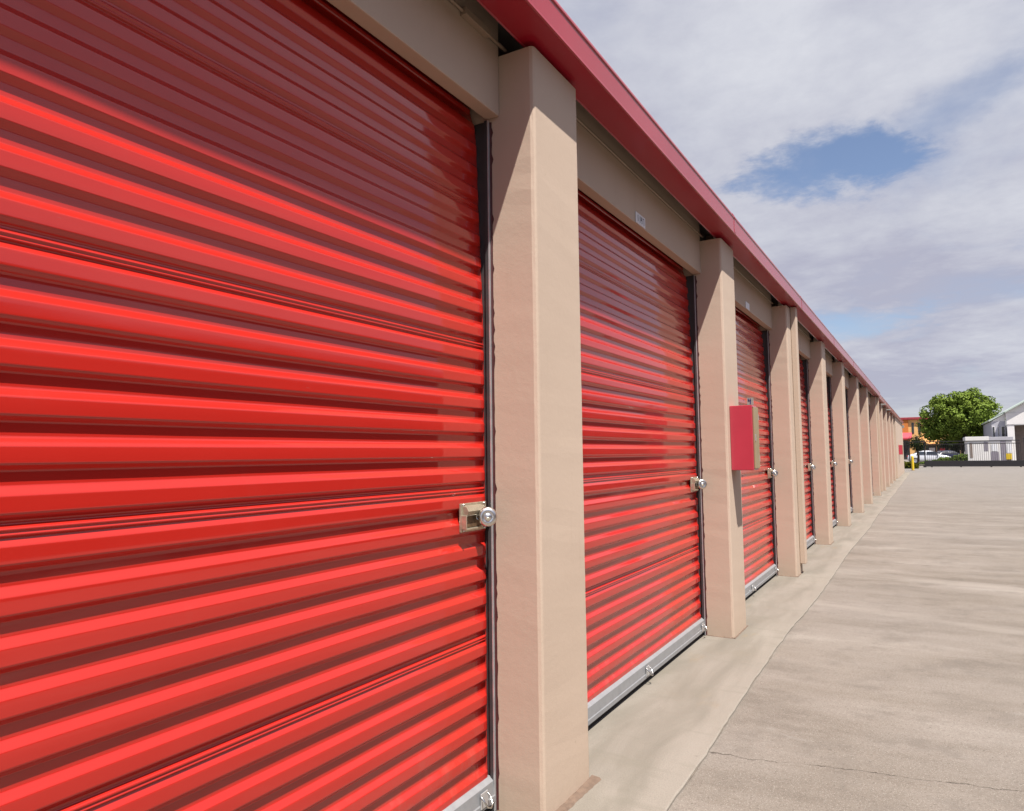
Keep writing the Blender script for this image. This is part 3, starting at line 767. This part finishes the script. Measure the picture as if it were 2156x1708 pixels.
# ------------------------------------------------------------------ white gabled building at the right
H = empty('gabled_building', 'white gabled building with a pale green roof at the right edge', 'building', (0, 72, -.012))
mb = MB(); mb.box(7.03, 7.52, 0, .5, 0, 3.30, 'whitewall', .01); mb.build('porch_column', H)
mb = MB(); mb.box(7.53, 15, 1.5, 12, 0, 3.29, 'tanwall', .01); mb.build('wall', H)
mb = MB(); mb.box(7.0, 15.2, -.05, .55, 3.302, 4.30, 'whitewall', .02); mb.build('porch_beam', H)
mb = MB(); mb.prism([(6.95, 4.302), (11, 6.78), (15.2, 4.302)], 'y', -.02, 12, 'whitewall'); mb.build('gable', H)
for sg in (0, 1):
    mb = MB()
    if sg == 0: pr = [(6.93, 4.305), (11.0, 6.81), (11.0, 6.93), (6.88, 4.40)]
    else: pr = [(11.001, 6.83), (15.6, 4.10), (15.7, 4.22), (11.001, 7.0)]
    mb.prism(pr, 'y', -.35, 12.3, 'greenroof'); mb.build('roof', H)
mb = MB(); mb.box(5.99, 6.99, .75, 11, 0, 3.62, 'greywall', .01); mb.build('side_wing', H)
mb = MB(); mb.prism([(5.86, 3.625), (6.99, 4.30), (6.99, 4.38), (5.80, 3.72)], 'y', .6, 11.3, 'greenroof'); mb.prism([(5.99, 3.623), (6.99, 3.623), (6.99, 4.28)], 'y', .76, 1.0, 'whitewall'); mb.build('wing_roof', H)
for x0, x1, z0, z1 in ((6.05, 6.22, 2.0, 3.2), (6.42, 6.52, 2.1, 3.2), (6.66, 6.92, 2.0, 3.2)):
    mb = MB(); mb.box(x0, x1, .71, .748, z0, z1, 'whitewall'); w_ = mb.build('window', H)
    mb = MB(); mb.box(x0 + .03, x1 - .03, .69, .708, z0 + .04, z1 - .04, 'glass'); mb.build('pane', w_)

# kerb and verge beyond the gate
mb = MB(); mb.box(-8, 4.0, 64.6, 64.75, -.02, .10, 'slab', .01); tag(mb.build('kerb'), kind='structure')

# ------------------------------------------------------------------ camera
f = 1482.576; pitch, roll, yaw = .0704222, -.0124941, .5313617
F = Vector((-math.sin(yaw) * math.cos(pitch), math.cos(yaw) * math.cos(pitch), math.sin(pitch)))
Rt = Vector((math.cos(yaw), math.sin(yaw), 0)); U = Rt.cross(F)
R2 = Rt * math.cos(roll) + U * math.sin(roll); U2 = -Rt * math.sin(roll) + U * math.cos(roll)
cam = bpy.data.cameras.new('camera'); co = bpy.data.objects.new('camera', cam); C.objects.link(co)
mt = Matrix((R2, U2, -F)).transposed().to_4x4(); mt.translation = Vector((1.1793, 0, 1.25)); co.matrix_world = mt
cam.sensor_width = 36; cam.lens = 36 * f / 2156; cam.clip_end = 5000; cam.clip_start = .02
S.camera = co

# ------------------------------------------------------------------ light
sv = Vector((1, -.76, 2.56)).normalized()
elev = math.asin(sv.z)
sun = bpy.data.lights.new('sun', 'SUN'); sun.energy = 5.0; sun.angle = R(.53); sun.color = (1, .95, .88)
so = bpy.data.objects.new('sun', sun); C.objects.link(so); so.rotation_euler = sv.to_track_quat('Z', 'Y').to_euler()
so.location = (0, 0, 30)
w = bpy.data.worlds.new('World'); S.world = w; w.use_nodes = True; nt = w.node_tree
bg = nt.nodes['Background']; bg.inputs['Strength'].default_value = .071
sky = nd(nt, 'ShaderNodeTexSky'); sky.sky_type = 'NISHITA'; sky.sun_disc = False
sky.sun_elevation = elev; sky.sun_rotation = math.atan2(sv.x, sv.y)
sky.air_density = 1.0; sky.dust_density = 1.0; sky.ozone_density = 1.5
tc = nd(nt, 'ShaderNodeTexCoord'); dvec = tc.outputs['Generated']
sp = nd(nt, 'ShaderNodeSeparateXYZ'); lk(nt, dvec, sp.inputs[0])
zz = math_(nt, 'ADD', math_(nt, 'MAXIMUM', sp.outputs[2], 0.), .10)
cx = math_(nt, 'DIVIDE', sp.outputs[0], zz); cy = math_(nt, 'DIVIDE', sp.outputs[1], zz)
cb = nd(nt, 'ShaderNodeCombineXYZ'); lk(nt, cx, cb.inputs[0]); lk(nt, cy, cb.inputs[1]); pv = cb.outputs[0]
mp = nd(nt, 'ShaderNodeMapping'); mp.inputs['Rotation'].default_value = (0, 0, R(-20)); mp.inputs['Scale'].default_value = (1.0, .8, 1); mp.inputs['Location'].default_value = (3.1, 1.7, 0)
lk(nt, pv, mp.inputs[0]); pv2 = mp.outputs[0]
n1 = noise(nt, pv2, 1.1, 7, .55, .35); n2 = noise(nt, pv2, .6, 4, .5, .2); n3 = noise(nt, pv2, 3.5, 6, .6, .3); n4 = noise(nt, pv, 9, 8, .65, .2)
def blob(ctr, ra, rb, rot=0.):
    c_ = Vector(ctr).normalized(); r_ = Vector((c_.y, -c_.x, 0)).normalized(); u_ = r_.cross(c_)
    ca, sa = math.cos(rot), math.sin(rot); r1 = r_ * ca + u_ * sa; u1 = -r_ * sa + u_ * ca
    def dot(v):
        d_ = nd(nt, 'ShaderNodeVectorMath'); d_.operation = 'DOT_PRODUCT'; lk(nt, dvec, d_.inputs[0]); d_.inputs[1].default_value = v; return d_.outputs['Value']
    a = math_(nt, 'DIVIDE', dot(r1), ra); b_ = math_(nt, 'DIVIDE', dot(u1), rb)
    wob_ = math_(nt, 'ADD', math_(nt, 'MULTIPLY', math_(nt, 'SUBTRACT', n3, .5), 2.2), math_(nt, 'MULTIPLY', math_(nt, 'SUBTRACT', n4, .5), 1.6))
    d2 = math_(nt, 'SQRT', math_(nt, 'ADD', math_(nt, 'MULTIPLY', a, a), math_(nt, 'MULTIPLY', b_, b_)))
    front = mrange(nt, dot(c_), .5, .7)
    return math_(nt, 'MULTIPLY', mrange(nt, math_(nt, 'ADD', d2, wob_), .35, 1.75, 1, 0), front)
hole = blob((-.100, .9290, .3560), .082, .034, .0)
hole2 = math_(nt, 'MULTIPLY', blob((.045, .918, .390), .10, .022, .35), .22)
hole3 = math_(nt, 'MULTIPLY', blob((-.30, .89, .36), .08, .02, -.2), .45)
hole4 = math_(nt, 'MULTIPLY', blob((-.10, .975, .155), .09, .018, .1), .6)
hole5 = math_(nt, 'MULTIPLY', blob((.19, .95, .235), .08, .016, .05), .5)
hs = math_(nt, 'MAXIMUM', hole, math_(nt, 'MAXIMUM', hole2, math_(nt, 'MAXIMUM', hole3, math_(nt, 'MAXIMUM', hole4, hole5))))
# clouds bank up ahead; unseen sky behind the camera thinned to cut fill light
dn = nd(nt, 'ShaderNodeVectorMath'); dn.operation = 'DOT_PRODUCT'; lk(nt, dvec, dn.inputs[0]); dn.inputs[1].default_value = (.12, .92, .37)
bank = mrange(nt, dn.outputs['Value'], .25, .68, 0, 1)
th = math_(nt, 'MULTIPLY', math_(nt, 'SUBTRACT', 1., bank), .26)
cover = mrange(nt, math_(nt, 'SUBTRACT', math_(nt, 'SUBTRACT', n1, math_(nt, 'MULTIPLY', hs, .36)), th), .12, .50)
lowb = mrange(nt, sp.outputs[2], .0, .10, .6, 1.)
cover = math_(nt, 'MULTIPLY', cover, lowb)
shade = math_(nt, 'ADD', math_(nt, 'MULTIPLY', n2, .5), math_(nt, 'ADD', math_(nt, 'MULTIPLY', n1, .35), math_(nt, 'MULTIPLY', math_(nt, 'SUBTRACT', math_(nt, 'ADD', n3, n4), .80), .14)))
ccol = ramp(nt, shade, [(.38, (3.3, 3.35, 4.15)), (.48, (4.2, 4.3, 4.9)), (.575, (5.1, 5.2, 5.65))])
ccol = mix(nt, bank, mix(nt, 1., ccol, (1.0, .93, 1.08), 'MULTIPLY'), ccol)  # off-view clouds tinted lavender for the sheen mirrored in the doors
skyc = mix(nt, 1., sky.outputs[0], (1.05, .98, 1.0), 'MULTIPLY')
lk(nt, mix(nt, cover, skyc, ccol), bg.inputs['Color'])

S.view_settings.view_transform = 'Standard'; S.view_settings.look = 'None'; S.view_settings.exposure = .98; S.view_settings.gamma = 1
S.render.engine = 'CYCLES'
S.cycles.caustics_reflective = False; S.cycles.caustics_refractive = False
